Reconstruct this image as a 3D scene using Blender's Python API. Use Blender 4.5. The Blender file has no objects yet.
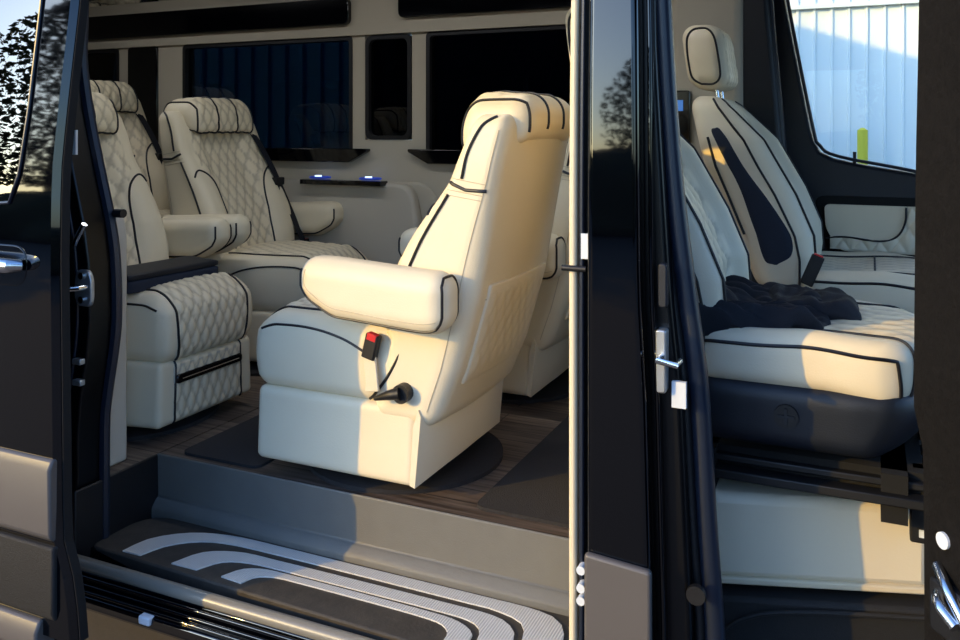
import bpy, bmesh, math, random
import numpy as np
from mathutils import Vector, Matrix
S = bpy.context.scene
COL = S.collection
R = math.radians
random.seed(7); rng = np.random.default_rng(7)

# ------------------------------------------------------------ camera
cd = bpy.data.cameras.new('camera'); cam = bpy.data.objects.new('camera', cd); COL.objects.link(cam)
cam.location = (0, -1.6, 1.6); cam.rotation_euler = (R(90), 0, R(24.5))
cd.sensor_width = 36; cd.lens = 32.1; cd.shift_y = -190/960; cd.clip_start = .05; cd.clip_end = 400
S.camera = cam
# ------------------------------------------------------------ sky, sun, exposure
SUN = Vector((-.82, -1, .40)).normalized()
w = bpy.data.worlds.new('sky'); S.world = w; w.use_nodes = True
nt = w.node_tree; nt.nodes.clear()
out = nt.nodes.new('ShaderNodeOutputWorld'); bg = nt.nodes.new('ShaderNodeBackground')
sk = nt.nodes.new('ShaderNodeTexSky'); sk.sky_type = 'NISHITA'; sk.sun_disc = False
sk.sun_elevation = math.asin(SUN.z); sk.sun_rotation = math.atan2(SUN.x, SUN.y)
sk.air_density = 1.0; sk.dust_density = 1.2; sk.ozone_density = 1.5
tn = nt.nodes.new('ShaderNodeMix'); tn.data_type = 'RGBA'; tn.blend_type = 'MULTIPLY'; tn.inputs[0].default_value = 1
tn.inputs[7].default_value = (.72, .95, 1.30, 1)
nt.links.new(sk.outputs[0], tn.inputs[6]); nt.links.new(tn.outputs[2], bg.inputs[0]); nt.links.new(bg.outputs[0], out.inputs[0])
bg.inputs[1].default_value = .42
sl = bpy.data.lights.new('sun', 'SUN'); so = bpy.data.objects.new('sun', sl); COL.objects.link(so)
sl.energy = 3.75; sl.color = (1, .60, .08); sl.angle = R(.6)
so.rotation_euler = SUN.to_track_quat('Z', 'Y').to_euler()
S.view_settings.view_transform = 'Standard'; S.view_settings.look = 'None'
S.view_settings.gamma = 1; S.view_settings.use_curve_mapping = False
S.view_settings.exposure = .0
S.cycles.max_bounces = 10; S.cycles.transparent_max_bounces = 12

# ------------------------------------------------------------ materials
def lin(c): return tuple(((x/255)/12.92 if x/255 <= .04045 else ((x/255+.055)/1.055)**2.4) for x in c)
def mat(name, rgb, rough=.5, metal=0, spec=.5, coat=0, noise=0, nscale=20, bump=0, bscale=200, coatr=.03, emis=None, var=None, ior=None):
    m = bpy.data.materials.new(name); m.use_nodes = True
    t = m.node_tree; b = t.nodes['Principled BSDF']; L = t.links.new
    col = lin(rgb)
    b.inputs['Roughness'].default_value = rough; b.inputs['Metallic'].default_value = metal
    b.inputs['Specular IOR Level'].default_value = spec
    if ior: b.inputs['IOR'].default_value = ior
    b.inputs['Coat Weight'].default_value = coat; b.inputs['Coat Roughness'].default_value = coatr
    tc = t.nodes.new('ShaderNodeTexCoord')
    n = t.nodes.new('ShaderNodeTexNoise'); n.inputs['Scale'].default_value = nscale; n.inputs['Detail'].default_value = 5
    L(tc.outputs['Object'], n.inputs['Vector'])
    mx = t.nodes.new('ShaderNodeMix'); mx.data_type = 'RGBA'
    k = noise
    c2 = lin(var) if var else tuple(c*(1-k) for c in col)
    mx.inputs[6].default_value = (*col, 1); mx.inputs[7].default_value = (*c2, 1)
    L(n.outputs['Fac'], mx.inputs[0]); L(mx.outputs[2], b.inputs['Base Color'])
    if bump:
        n2 = t.nodes.new('ShaderNodeTexNoise'); n2.inputs['Scale'].default_value = bscale; n2.inputs['Detail'].default_value = 4
        L(tc.outputs['Object'], n2.inputs['Vector'])
        bp = t.nodes.new('ShaderNodeBump'); bp.inputs['Strength'].default_value = bump; bp.inputs['Distance'].default_value = .002
        L(n2.outputs['Fac'], bp.inputs['Height']); L(bp.outputs[0], b.inputs['Normal'])
    if emis:
        b.inputs['Emission Color'].default_value = (*lin(emis[0]), 1); b.inputs['Emission Strength'].default_value = emis[1]
    return m
M = {}
M['leather'] = mat('cream leather', (228,215,186), .5, noise=.05, nscale=9, bump=.25, bscale=260)
M['leather2'] = mat('beige leather of the cab seats', (226,214,188), .48, noise=.05, nscale=9, bump=.2, bscale=260)
for k_ in ('leather','leather2'):   # thread colour plus painted crease shade along the quilting seams
    t_ = M[k_].node_tree; b_ = t_.nodes['Principled BSDF']; src = b_.inputs['Base Color'].links[0].from_socket
    at = t_.nodes.new('ShaderNodeAttribute'); at.attribute_name = 'thread_shade'; mu = t_.nodes.new('ShaderNodeMath'); mu.operation = 'MULTIPLY'; mu.inputs[1].default_value = .5
    mz = t_.nodes.new('ShaderNodeMix'); mz.data_type = 'RGBA'; mz.inputs[7].default_value = (*lin((138,126,106)),1)
    t_.links.new(at.outputs['Fac'], mu.inputs[0]); t_.links.new(mu.outputs[0], mz.inputs[0]); t_.links.new(src, mz.inputs[6]); t_.links.new(mz.outputs[2], b_.inputs['Base Color'])
M['piping'] = mat('navy black piping', (10,12,20), .45)
M['stitch'] = mat('cream stitching', (186,172,145), .7)
M['navy'] = mat('navy plastic', (13,20,32), .5, bump=.2, bscale=400)
M['navyfab'] = mat('navy cloth', (12,17,30), .85, bump=.5, bscale=500)
M['blk'] = mat('black plastic', (14,15,19), .5, bump=.2, bscale=300)
M['matteblk'] = mat('matte black', (6,7,9), .9)
M['paint'] = mat('gloss black paint', (2,3,7), .03, coat=0, spec=.5, noise=.3)
M['paint'].node_tree.nodes['Principled BSDF'].inputs['IOR'].default_value = 1.6
M['jamb'] = mat('black paint in the door jamb', (4,5,9), .32, spec=.4, noise=.3)
M['dusty'] = mat('dusty black door edge', (5,5,5), .8, spec=.12, noise=.5, nscale=90, bump=.8, bscale=160, var=(26,24,23))
M['clad'] = mat('satin grey cladding', (88,84,82), .42, spec=.5, noise=.08, nscale=3)
M['plast'] = mat('textured black cladding', (30,30,31), .75, noise=.4, nscale=90, bump=.5, bscale=300)
M['rubber'] = mat('rubber seal', (22,30,46), .38, spec=.6)
M['chrome'] = mat('chrome', (215,218,222), .18, 1)
M['steel'] = mat('zinc steel', (185,190,195), .38, .8)
M['white'] = mat('white label', (205,212,220), .5)
M['trim'] = mat('pale plastic trim', (190,183,168), .55, noise=.05, nscale=6, bump=.15)
M['trimedge'] = mat('cream edge trim', (214,200,170), .5)
M['wallc'] = mat('beige wall lining', (186,178,160), .7, noise=.05, nscale=5, bump=.15, bscale=150)
M['ceil'] = mat('grey headliner', (150,143,130), .9, noise=.06, bump=.2)
M['gloss'] = mat('gloss black panel', (3,4,8), .07, spec=.5)
M['step'] = mat('grey step plastic', (106,105,100), .55, noise=.16, nscale=18, bump=.35, bscale=350)
M['dirtystep'] = mat('dirty dark step plastic', (34,33,32), .7, noise=.3, nscale=30, bump=.5, bscale=120, var=(72,66,58))
M['mat'] = mat('charcoal carpet', (46,44,45), 1, noise=.5, nscale=140, bump=1, bscale=300)
M['ground'] = mat('concrete', (98,92,86), .95, noise=.15, nscale=1.5, bump=.6, bscale=40)
M['red'] = mat('red button', (200,30,40), .4)
M['yellow'] = mat('yellow post', (225,210,60), .6)
M['screen'] = mat('blue lit display', (20,40,70), .2, emis=((60,130,220), .6))
M['led'] = mat('white blue light', (200,220,255), .3, emis=((190,215,255), 2.0))
M['fillglow'] = mat('fill lamp diffuser', (240,235,225), .4, emis=((232,234,238), 29.0))  # glow of the added cabin fill lamps
M['ledblue'] = mat('blue glowing ring', (40,60,170), .3, emis=((60,100,235), .2))
M['bark'] = mat('bark', (70,58,48), .9)
M['leaf'] = mat('leaves', (62,66,34), .8, noise=.4, nscale=3)
M['insert'] = mat('navy suede', (24,34,52), .85, bump=.3)
M['shed'] = mat('blue steel cladding', (110,150,175), .6, noise=.08, nscale=.8)
M['bluelab'] = mat('pale blue label', (110,150,180), .4)
M['wallm'] = mat('white steel cladding', (244,246,240), .55, noise=.05, nscale=.7)

def wood():
    m = bpy.data.materials.new('grey plank floor'); m.use_nodes = True; t = m.node_tree; b = t.nodes['Principled BSDF']; L = t.links.new
    tc = t.nodes.new('ShaderNodeTexCoord'); mp = t.nodes.new('ShaderNodeMapping'); mp.inputs['Scale'].default_value = (2.2, 40, 1)
    n = t.nodes.new('ShaderNodeTexNoise'); n.inputs['Scale'].default_value = 2; n.inputs['Detail'].default_value = 6
    L(tc.outputs['Object'], mp.inputs[0]); L(mp.outputs[0], n.inputs[0])
    br = t.nodes.new('ShaderNodeTexBrick'); br.inputs['Scale'].default_value = 1; br.inputs['Brick Width'].default_value = 1.1; br.inputs['Row Height'].default_value = .075
    br.inputs['Mortar Size'].default_value = .0022; br.inputs['Color1'].default_value = (*lin((128,112,98)),1); br.inputs['Color2'].default_value = (*lin((92,80,72)),1); br.inputs['Mortar'].default_value = (*lin((25,20,18)),1)
    L(tc.outputs['Object'], br.inputs[0])
    mx = t.nodes.new('ShaderNodeMix'); mx.data_type = 'RGBA'; mx.blend_type = 'MULTIPLY'; mx.inputs[0].default_value = .9
    cr = t.nodes.new('ShaderNodeValToRGB'); cr.color_ramp.elements[0].position = .35; cr.color_ramp.elements[0].color = (.25,.22,.2,1); cr.color_ramp.elements[1].position = .62
    L(n.outputs['Fac'], cr.inputs[0]); L(br.outputs[0], mx.inputs[6]); L(cr.outputs[0], mx.inputs[7]); L(mx.outputs[2], b.inputs['Base Color'])
    b.inputs['Roughness'].default_value = .5
    return m
M['wood'] = wood()
def glass(name, tint, refl):
    m = bpy.data.materials.new(name); m.use_nodes = True; t = m.node_tree; t.nodes.clear(); L = t.links.new
    o = t.nodes.new('ShaderNodeOutputMaterial'); a = t.nodes.new('ShaderNodeBsdfTransparent'); a.inputs[0].default_value = (*tint, 1)
    g = t.nodes.new('ShaderNodeBsdfGlossy'); g.inputs['Roughness'].default_value = .01
    f = t.nodes.new('ShaderNodeFresnel'); f.inputs[0].default_value = refl
    mx = t.nodes.new('ShaderNodeMixShader'); L(f.outputs[0], mx.inputs[0]); L(a.outputs[0], mx.inputs[1]); L(g.outputs[0], mx.inputs[2]); L(mx.outputs[0], o.inputs[0])
    return m
M['tint'] = glass('privacy glass', (.05,.085,.12), 1.35)
M['tint2'] = glass('darker privacy glass', (.012,.02,.032), 1.35)
M['clear'] = glass('clear glass', (.86,.93,.95), 1.3)
M['tintdoor'] = glass('dark door glass', (.02,.02,.022), 2.4)

# ------------------------------------------------------------ helpers
def tag(o, label=None, cat=None, group=None, kind=None):
    if label: o['label'] = label
    if cat: o['category'] = cat
    if group: o['group'] = group
    if kind: o['kind'] = kind
    return o
def struct(o): o['kind'] = 'structure'; return o
def empty(name, loc=(0,0,0), rz=0):
    o = bpy.data.objects.new(name, None); COL.objects.link(o); o.location = loc; o.rotation_euler = (0,0,rz); o.empty_display_size = .1
    return o
def mesh(name, V, F, m, parent=None, smooth=True, loc=None, rz=0):
    me = bpy.data.meshes.new(name)
    me.from_pydata([tuple(map(float, v)) for v in V], [], [tuple(map(int, f)) for f in F]); me.update()
    if smooth: me.polygons.foreach_set('use_smooth', [True]*len(me.polygons))
    me.materials.append(M[m] if isinstance(m, str) else m)
    o = bpy.data.objects.new(name, me); COL.objects.link(o)
    if parent: o.parent = parent
    if loc is not None: o.location = loc
    o.rotation_euler = (0,0,rz)
    return o
class MB:
    """collects shapes into one mesh"""
    def __init__(s): s.V = []; s.F = []; s.parts = []
    def add(s, V, F):
        k = len(s.V); s.parts.append((k, len(s.F))); s.V += [tuple(v) for v in V]; s.F += [tuple(i+k for i in f) for f in F]; return s
    def box(s, x0, x1, y0, y1, z0, z1):
        V = [(x,y,z) for x in (x0,x1) for y in (y0,y1) for z in (z0,z1)]
        return s.add(V, [(0,1,3,2),(4,6,7,5),(0,4,5,1),(2,3,7,6),(0,2,6,4),(1,5,7,3)])
    def prism(s, poly, axis, a0, a1):
        """poly: 2D points; extruded along axis 'x' (poly = y,z), 'y' (poly = x,z) or 'z' (poly = x,y)"""
        def P(p, a): return {'x': (a,p[0],p[1]), 'y': (p[0],a,p[1]), 'z': (p[0],p[1],a)}[axis]
        n = len(poly); V = [P(p,a0) for p in poly]+[P(p,a1) for p in poly]
        return s.add(V, [tuple(range(n))[::-1], tuple(range(n,2*n))]+[(i,(i+1)%n,n+(i+1)%n,n+i) for i in range(n)])
    def tube(s, pts, r, seg=8, smoothn=0, closed=False):
        pts = [Vector(p) for p in pts]
        if isinstance(r, (list,tuple)): k_ = len(r)
        if smoothn: pts = cr(pts, smoothn, closed)
        n = len(pts); V = []; F = []
        if isinstance(r, (list,tuple)): r = [float(np.interp(i/(n-1)*(k_-1), range(k_), r)) for i in range(n)]
        up = None
        for i, p in enumerate(pts):
            a = pts[(i-1) % n] if (closed or i) else p; b = pts[(i+1) % n] if (closed or i < n-1) else p
            t = (b-a)
            t = t.normalized() if t.length > 1e-9 else Vector((1,0,0))
            if up is None: up = t.orthogonal().normalized()
            up = (up - t*up.dot(t)); up = up.normalized() if up.length > 1e-6 else t.orthogonal().normalized()
            q = t.cross(up); rr = r[i] if isinstance(r, (list,tuple)) else r
            for k in range(seg):
                c = 2*math.pi*k/seg; V.append(p + up*(rr*math.cos(c)) + q*(rr*math.sin(c)))
        m = n if closed else n-1
        for i in range(m):
            for k in range(seg):
                j = (i+1) % n
                F.append((i*seg+k, i*seg+(k+1)%seg, j*seg+(k+1)%seg, j*seg+k))
        if not closed: F += [tuple(range(seg))[::-1], tuple((n-1)*seg+k for k in range(seg))]
        return s.add(V, F)
    def cyl(s, c, r, h, axis='z', seg=28, r2=None):
        """cylinder centred at c, length h along the axis"""
        a = {'x': Vector((1,0,0)), 'y': Vector((0,1,0)), 'z': Vector((0,0,1))}[axis]; c = Vector(c)
        return s.tube([c-a*h/2, c+a*h/2], [r, r2 if r2 is not None else r], seg)
    def each(s, name, m, parent):
        """one object per connected tube"""
        k = 0; parts = s.parts+[(len(s.V), len(s.F))]; v0 = f0 = 0
        for v1, f1 in parts[1:]:
            b = MB(); b.V = s.V[v0:v1]; b.F = [tuple(i-v0 for i in f) for f in s.F[f0:f1]]
            if b.V: b.obj(name, m, parent, smooth=True)
            v0, f0 = v1, f1
    def obj(s, name, m, parent=None, smooth=False, bevel=0, loc=None, rz=0, seg=2):
        o = mesh(name, s.V, s.F, m, parent, smooth, loc, rz)
        bm = bmesh.new(); bm.from_mesh(o.data); bmesh.ops.recalc_face_normals(bm, faces=bm.faces); bm.to_mesh(o.data); bm.free()
        if bevel:
            md = o.modifiers.new('bevel', 'BEVEL'); md.width = bevel; md.segments = seg; md.limit_method = 'ANGLE'; md.angle_limit = R(35); md.harden_normals = False
        if smooth or bevel: o.data.polygons.foreach_set('use_smooth', [True]*len(o.data.polygons)); o.data.set_sharp_from_angle(angle=R(40))
        return o
def cr(pts, n, closed=False):
    P = list(pts); out = []; m = len(P)
    for i in range(m if closed else m-1):
        p0 = P[i-1] if (closed or i) else P[0]*2-P[1]; p1 = P[i]; p2 = P[(i+1)%m]
        p3 = P[(i+2)%m] if (closed or i+2 < m) else P[-1]*2-P[-2]
        for k in range(n):
            t = k/n
            out.append(.5*((2*p1)+(p2-p0)*t+(2*p0-5*p1+4*p2-p3)*t*t+(3*p1-p0-3*p2+p3)*t**3))
    if not closed: out.append(P[-1])
    return out
def rpoly(pts, r, n=5):
    """2D polygon with rounded corners (r: number or list)"""
    out = []; m = len(pts)
    for i in range(m):
        p = Vector(pts[i]).to_2d(); a = Vector(pts[i-1]).to_2d(); b = Vector(pts[(i+1)%m]).to_2d()
        rr = r[i] if isinstance(r, (list,tuple)) else r
        if rr <= 0: out.append(tuple(p)); continue
        d1 = (a-p); d2 = (b-p); l = min(rr, d1.length*.49, d2.length*.49)
        q1 = p+d1.normalized()*l; q2 = p+d2.normalized()*l
        for k in range(n+1):
            t = k/n; out.append(tuple(q1*(1-t)**2+p*(2*t*(1-t))+q2*t*t))
    return out
def rect(x0, x1, z0, z1, r=0, n=5): return rpoly([(x0,z0),(x1,z0),(x1,z1),(x0,z1)], r, n)
def sm(e0, e1, x):
    t = np.clip((x-e0)/(e1-e0), 0, 1); return t*t*(3-2*t)
THREAD_SHADE = False
def diamonds(u, v, p, q, amp):
    a = u/p+v/q; b = u/p-v/q
    if THREAD_SHADE: return sm(.34,.08,np.abs(np.sin(np.pi*a))*np.abs(np.sin(np.pi*b)))  # broad darkening mask along the quilt creases
    return amp*1.5*((np.abs(np.sin(np.pi*a))*np.abs(np.sin(np.pi*b)))**.38)
class RB:
    """upholstery block: rounded box with quilting, then bent by a deform function"""
    def __init__(s, c, h, r, deform=None, quilt=None, step=.007):
        s.c = np.array(c,float); s.h = np.array(h,float); s.r = r; s.d = deform; s.q = quilt; s.step = step
    def mp(s, P, off=0.):
        P = np.atleast_2d(np.array(P,float)); inner = np.clip(P, -(s.h-s.r), s.h-s.r)
        n = P-inner; l = np.linalg.norm(n, axis=1, keepdims=True); n = n/np.maximum(l,1e-9)
        pos = inner+n*s.r
        disp = s.q(P, n) if s.q else np.zeros(len(P))
        pos = pos+n*(disp[:,None]+off)+s.c
        return s.d(pos) if s.d else pos
    def build(s, name, m, parent=None):
        g = []
        for a in range(3):
            k = max(6, int(2*s.h[a]/s.step)); x = np.linspace(-s.h[a], s.h[a], k+1)
            g.append(x)
        V = []; F = []; base = 0
        for a in range(3):
            b, c = (a+1)%3, (a+2)%3
            B, Cc = np.meshgrid(g[b], g[c], indexing='ij'); nb, nc = B.shape
            idx = np.arange(nb*nc).reshape(nb,nc)
            q = np.stack([idx[:-1,:-1], idx[1:,:-1], idx[1:,1:], idx[:-1,1:]], -1).reshape(-1,4)
            for sg in (1,-1):
                P = np.zeros((nb*nc,3)); P[:,a] = sg*s.h[a]; P[:,b] = B.ravel(); P[:,c] = Cc.ravel()
                V.append(P); F.append((q if sg > 0 else q[:,::-1])+base); base += nb*nc
        V = np.concatenate(V); F = np.concatenate(F)
        key = np.round(V, 6); _, first, inv = np.unique(key, axis=0, return_index=True, return_inverse=True)
        V = V[first]; F = inv.ravel()[F]
        o = mesh(name, s.mp(V), F, m, parent)
        if s.q:
            global THREAD_SHADE
            THREAD_SHADE = True
            inner = np.clip(V, -(s.h-s.r), s.h-s.r); n = V-inner; n = n/np.maximum(np.linalg.norm(n,axis=1,keepdims=True),1e-9)
            a = o.data.attributes.new('thread_shade','FLOAT','POINT'); a.data.foreach_set('value', np.clip(np.asarray(s.q(V,n),float),0,1).astype(np.float32))
            THREAD_SHADE = False
        return o
    def path(s, pts, off=.0015, step=.008):
        out = []
        pts = [np.array(p,float) for p in pts]
        for i in range(len(pts)-1):
            k = max(2, int(np.linalg.norm(pts[i+1]-pts[i])/step))
            for j in range(k): out.append(pts[i]+(pts[i+1]-pts[i])*j/k)
        out.append(pts[-1])
        return [Vector(p) for p in s.mp(np.array(out), off)]
def curve2(pts, n=6):
    """smooth a list of box-surface points before mapping"""
    return [tuple(p) for p in cr([Vector(p) for p in pts], n)]
def copy_tree(o, parent=None):
    c = o.copy(); COL.objects.link(c)
    if parent: c.parent = parent
    for ch in list(o.children): copy_tree(ch, c)
    return c
Ip = lambda z, a, b: np.interp(z, a, b)

# ============================================================ SETTING
FZ = .65
MB().box(-60,60,-60,60,-.3,0).obj('ground', 'ground')['kind'] = 'structure'
# floor with the step-well notch
f = MB(); f.box(-4.6,-1.905,.1,1.8,.56,FZ); f.box(-1.9,-.5,.288,1.8,.56,FZ); f.box(-.5,1.6,.5,1.8,.40,.56)
struct(f.obj('floor', 'wood'))
# far side wall with window openings
Yw = 1.75
wl = MB()
wl.box(-4.6,-.40,Yw,Yw+.08,.6,1.47)
for a, b in ((-4.6,-4.2),(-3.64,-3.565),(-3.36,-3.19),(-2.176,-2.106),(-1.86,-1.784),(-.62,-.40)): wl.box(a,b,Yw,Yw+.08,1.47,2.034)
wl.box(-2.106,-1.86,Yw,Yw+.08,1.47,1.555)
wl.box(-4.6,-.40,Yw-.02,Yw+.08,2.034,2.26)
wl.prism([(Yw+.08,2.22),(Yw-.02,2.22),(Yw-.05,2.29),(Yw-.12,2.35),(Yw-.3,2.4),(Yw-.3,2.5),(Yw+.08,2.5)],'x',-4.6,-.40)
struct(wl.obj('wall_left', 'wallc', smooth=True))
struct(MB().box(-4.7,-4.6,0,1.83,.3,2.5).obj('wall_rear', 'wallc'))
struct(MB().box(-4.7,1.6,.0,1.83,2.44,2.54).obj('ceiling', 'ceil'))
# overhead black strips and ceiling rails
t = MB()
t.prism(rect(-4.4,-2.165,2.083,2.205,.03),'y',Yw-.05,Yw-.02)
struct(t.obj('trim_1', 'gloss', bevel=.004))
t = MB(); t.prism(rect(-1.905,-.42,2.098,2.215,.03),'y',Yw-.05,Yw-.02)
struct(t.obj('trim_2', 'gloss', bevel=.004))
t = MB(); t.box(-4.5,-.6,1.30,1.34,2.40,2.44); t.box(-4.5,-.6,1.15,1.18,2.38,2.44); struct(t.obj('trim_3', 'ceil', bevel=.006))
# fill lamps added above the frame to brighten the cabin
for x in (-3.1,-1.9,-.9):
    cl_ = MB().box(x-.30,x+.30,.80,.90,2.415,2.44).obj('fill_lamp','trim',bevel=.006)
    tag(cl_, {-3.1:'added fill lamp over the rearmost seats',-1.9:'added fill lamp over the middle of the aisle',-.9:'added fill lamp behind the centre pillar'}[x],'fill lamp','fill lamps')
    MB().box(x-.28,x+.28,.815,.885,2.408,2.416).obj('diffuser','fillglow',cl_)
# windows of the far wall
def win(name, x0, x1, z0, z1, r):
    g = MB(); g.prism(rect(x0,x1,z0,z1,r),'y',Yw+.02,Yw+.03); o = g.obj(name, 'tint' if x0 < -2.15 else 'tint2'); struct(o)
    fr = MB(); outer = rect(x0-.004,x1+.004,z0-.004,z1+.004,r+.004); inn = rect(x0+.014,x1-.014,z0+.014,z1-.014,r)
    n = len(outer); V = [(p[0],Yw-.004,p[1]) for p in outer]+[(p[0],Yw-.004,p[1]) for p in inn]+[(p[0],Yw+.05,p[1]) for p in inn]+[(p[0],Yw+.05,p[1]) for p in outer]
    F = []
    for i in range(n):
        j = (i+1)%n
        for k in range(4): F.append((k*n+i, k*n+j, ((k+1)%4)*n+j, ((k+1)%4)*n+i))
    fr.add(V,F); fr.obj('window_frame', 'blk', o)
    return o
win('window_1', -4.2,-3.64,1.47,2.03,.03)
win('window_2', -3.19,-2.176,1.47,2.03,.02)
win('window_3', -2.098,-1.868,1.56,2.026,.035)
win('window_4', -1.784,-.62,1.47,2.03,.02)
struct(MB().prism(rect(-3.565,-3.36,1.3,2.034,.02),'y',Yw-.012,Yw+.02).obj('trim_4','gloss',bevel=.004))
# black blind cassettes along the window bottoms
def cassette(x0, x1, cut0, cut1):
    p = [(x0,1.515),(x0+ (0 if not cut0 else .0),1.503),(x0+cut0,1.452),(x1-cut1,1.452),(x1,1.503),(x1,1.515)]
    return MB().prism(p,'y',Yw-.035,Yw+.0).obj('window_blind_rail','gloss',bevel=.004)
tag(cassette(-3.3,-2.075,0,.10),'black blind rail along the bottom of the long window above the shelf lights','blind rail','blind rails under the windows')
tag(cassette(-1.865,-.6,.10,0),'black blind rail under the forward window behind the sunlit seat','blind rail','blind rails under the windows')
# far cab B-pillar and driver door belong to the body
# near side shell (outer black body around the opening)
van = empty('passenger_van', (0,0,0)); tag(van,'glossy black high-roof passenger van with side doors open','van')
def tumble(z): return .05*max(0,(z-1.35))**2
# rear quarter: polygon in XZ following the opening curve
curve = [(-1.99,2.42),(-1.985,1.96),(-1.99,1.80),(-1.965,1.65),(-1.925,1.50),(-1.885,1.36),(-1.865,1.25),(-1.86,1.10),(-1.872,1.0),(-1.895,.88),(-1.905,.78),(-1.906,.43)]
q = MB(); q.prism([(-4.7,2.42)]+curve+[(-1.95,.36),(-4.7,.36)],'y',.015,.10)
q.obj('rear_pillar','jamb',van,bevel=.006)
q = MB()
oc = [(x-.075,z) for x,z in curve]
q.prism([(-4.7,2.42)]+oc+[(-2.0,.36),(-4.7,.36)],'y',-.03,.02); q.obj('rear_quarter_panel','jamb',van,bevel=.012)
t = MB(); t.tube([(x+.004,.10,z) for x,z in curve],.015,8,4); t.obj('door_seal','rubber',van,smooth=True)
t = MB(); t.tube([(x-.04,.012,z) for x,z in curve],.004,8,4); t.tube([(x-.058,.0,z) for x,z in curve if z<1.2],.0035,8,4)
t.obj('jamb_seam','rubber',van,smooth=True)
# header above both openings and roof
MB().box(-4.7,-.40,.04,.14,1.945,2.62).obj('roof_rail','paint',van,bevel=.01); MB().box(-.41,1.6,.04,.14,1.93,2.62).obj('roof_rail','paint',van,bevel=.01)
MB().box(-4.7,1.6,-.02,1.9,2.56,2.66).obj('roof_panel','paint',van,bevel=.03)
MB().box(-4.75,-.38,1.84,1.9,.35,1.44).obj('far_side_panel','paint',van)
# striker plate, label and small bits on the rear jamb
s = MB(); s.prism(rpoly([(-1.885,1.14),(-1.845,1.14),(-1.838,1.16),(-1.838,1.21),(-1.85,1.235),(-1.89,1.235),(-1.898,1.2),(-1.898,1.16)],.012),'y',.0,.014)
sp = s.obj('striker_plate','steel',van,bevel=.003)
b_ = MB(); b_.tube([(-1.885,-.002,1.187),(-1.885,-.022,1.187),(-1.852,-.022,1.192),(-1.852,-.002,1.192)],.006,8); b_.obj('striker_loop','chrome',sp,smooth=True)
for z in (1.158,1.22):
    MB().cyl((-1.868,-.002,z),.009,.008,'y',16).obj('screw','chrome',sp,smooth=True)
MB().box(-1.935,-1.902,.008,.015,1.535,1.60).obj('jamb_label','white',van)
m_ = MB(); m_.tube([(-1.90,.004,1.30),(-1.885,.0,1.32),(-1.86,.0,1.355)],.008,8,3); m_.obj('guide_roller','chrome',van,smooth=True)
for z in (.93,.985): MB().box(-1.905,-1.875,-.002,.016,z,z+.016).obj('contact_block','steel',van,bevel=.003)
MB().cyl((-1.845,.10,1.375),.012,.03,'x',14).obj('buffer_stop','blk',van,smooth=True)
# ---- step well and rocker
well = empty('entry_step',(0,0,0)); well.parent = van
x0, x1 = -1.9, -.53
pr = [(.293,.655),(.285,.655),(.288,.53),(.278,.525),(.262,.505),(.262,.40),(.293,.40)]
MB().prism(pr,'x',x0,x1).obj('riser','step',well,bevel=.004)
MB().box(x0-.004,x0+.006,.0,.3,.43,.652).obj('side_riser','blk',well,bevel=.004)
tr = MB(); tr.prism(rpoly([(x0,.05),(x1,.02),(x1,.265),(x0,.265)],[.03,0,.02,.12],8),'z',.44,.49); tr.obj('tread','dirtystep',well,bevel=.005)
def band(outer, inner, name):
    o2 = [Vector((x,y,0)) for x,y in outer]; i2 = [Vector((x,y,0)) for x,y in inner]
    n = 40
    def res(P):
        P = cr(P, 10); d = [0]
        for a,b in zip(P,P[1:]): d.append(d[-1]+(b-a).length)
        return [Vector((np.interp(t,d,[p.x for p in P]),np.interp(t,d,[p.y for p in P]),0)) for t in np.linspace(0,d[-1],n)]
    A = res(o2); B = res(i2); V = []
    for z in (.4885,.4935):
        V += [(p.x,p.y,z) for p in A]+[(p.x,p.y,z) for p in B]
    F = []
    for i in range(n-1):
        F += [(i,i+1,n+i+1,n+i),(2*n+i,3*n+i,3*n+i+1,2*n+i+1),(i,2*n+i,2*n+i+1,i+1),(n+i,n+i+1,3*n+i+1,3*n+i)]
    F += [(0,n,3*n,2*n),(n-1,3*n-1,4*n-1,2*n-1)]
    return MB().add(V,F).obj(name,'band',well)
def ribbed():
    m = mat('ribbed grey grip', (206,206,202), .5, noise=.1, nscale=40)
    t_ = m.node_tree; b = t_.nodes['Principled BSDF']; L = t_.links.new
    tc = t_.nodes.new('ShaderNodeTexCoord'); wv = t_.nodes.new('ShaderNodeTexWave'); wv.inputs['Scale'].default_value = 48; wv.bands_direction = 'X'
    L(tc.outputs['Object'], wv.inputs[0]); bp = t_.nodes.new('ShaderNodeBump'); bp.inputs['Distance'].default_value = .002; bp.inputs['Strength'].default_value = .6
    L(wv.outputs['Fac'], bp.inputs['Height']); L(bp.outputs[0], b.inputs['Normal'])
    return m
M['band'] = ribbed()
band([(-1.79,.06),(-1.775,.14),(-1.70,.21),(-1.58,.245),(-1.4,.25),(-1.2,.25),(-.86,.252),(-.70,.25),(-.635,.225),(-.605,.16),(-.602,.035)],
     [(-1.73,.062),(-1.705,.13),(-1.64,.185),(-1.55,.207),(-1.4,.212),(-1.2,.213),(-.86,.213),(-.79,.212),(-.715,.19),(-.688,.13),(-.686,.035)],'grip_band')
band([(-1.625,.064),(-1.59,.142),(-1.50,.182),(-1.38,.187),(-1.15,.19),(-.92,.191),(-.78,.188),(-.722,.158),(-.703,.11),(-.701,.035)],
     [(-1.545,.066),(-1.51,.125),(-1.44,.148),(-1.35,.152),(-1.14,.153),(-.92,.154),(-.83,.150),(-.79,.128),(-.777,.09),(-.776,.04)],'grip_band')
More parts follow.
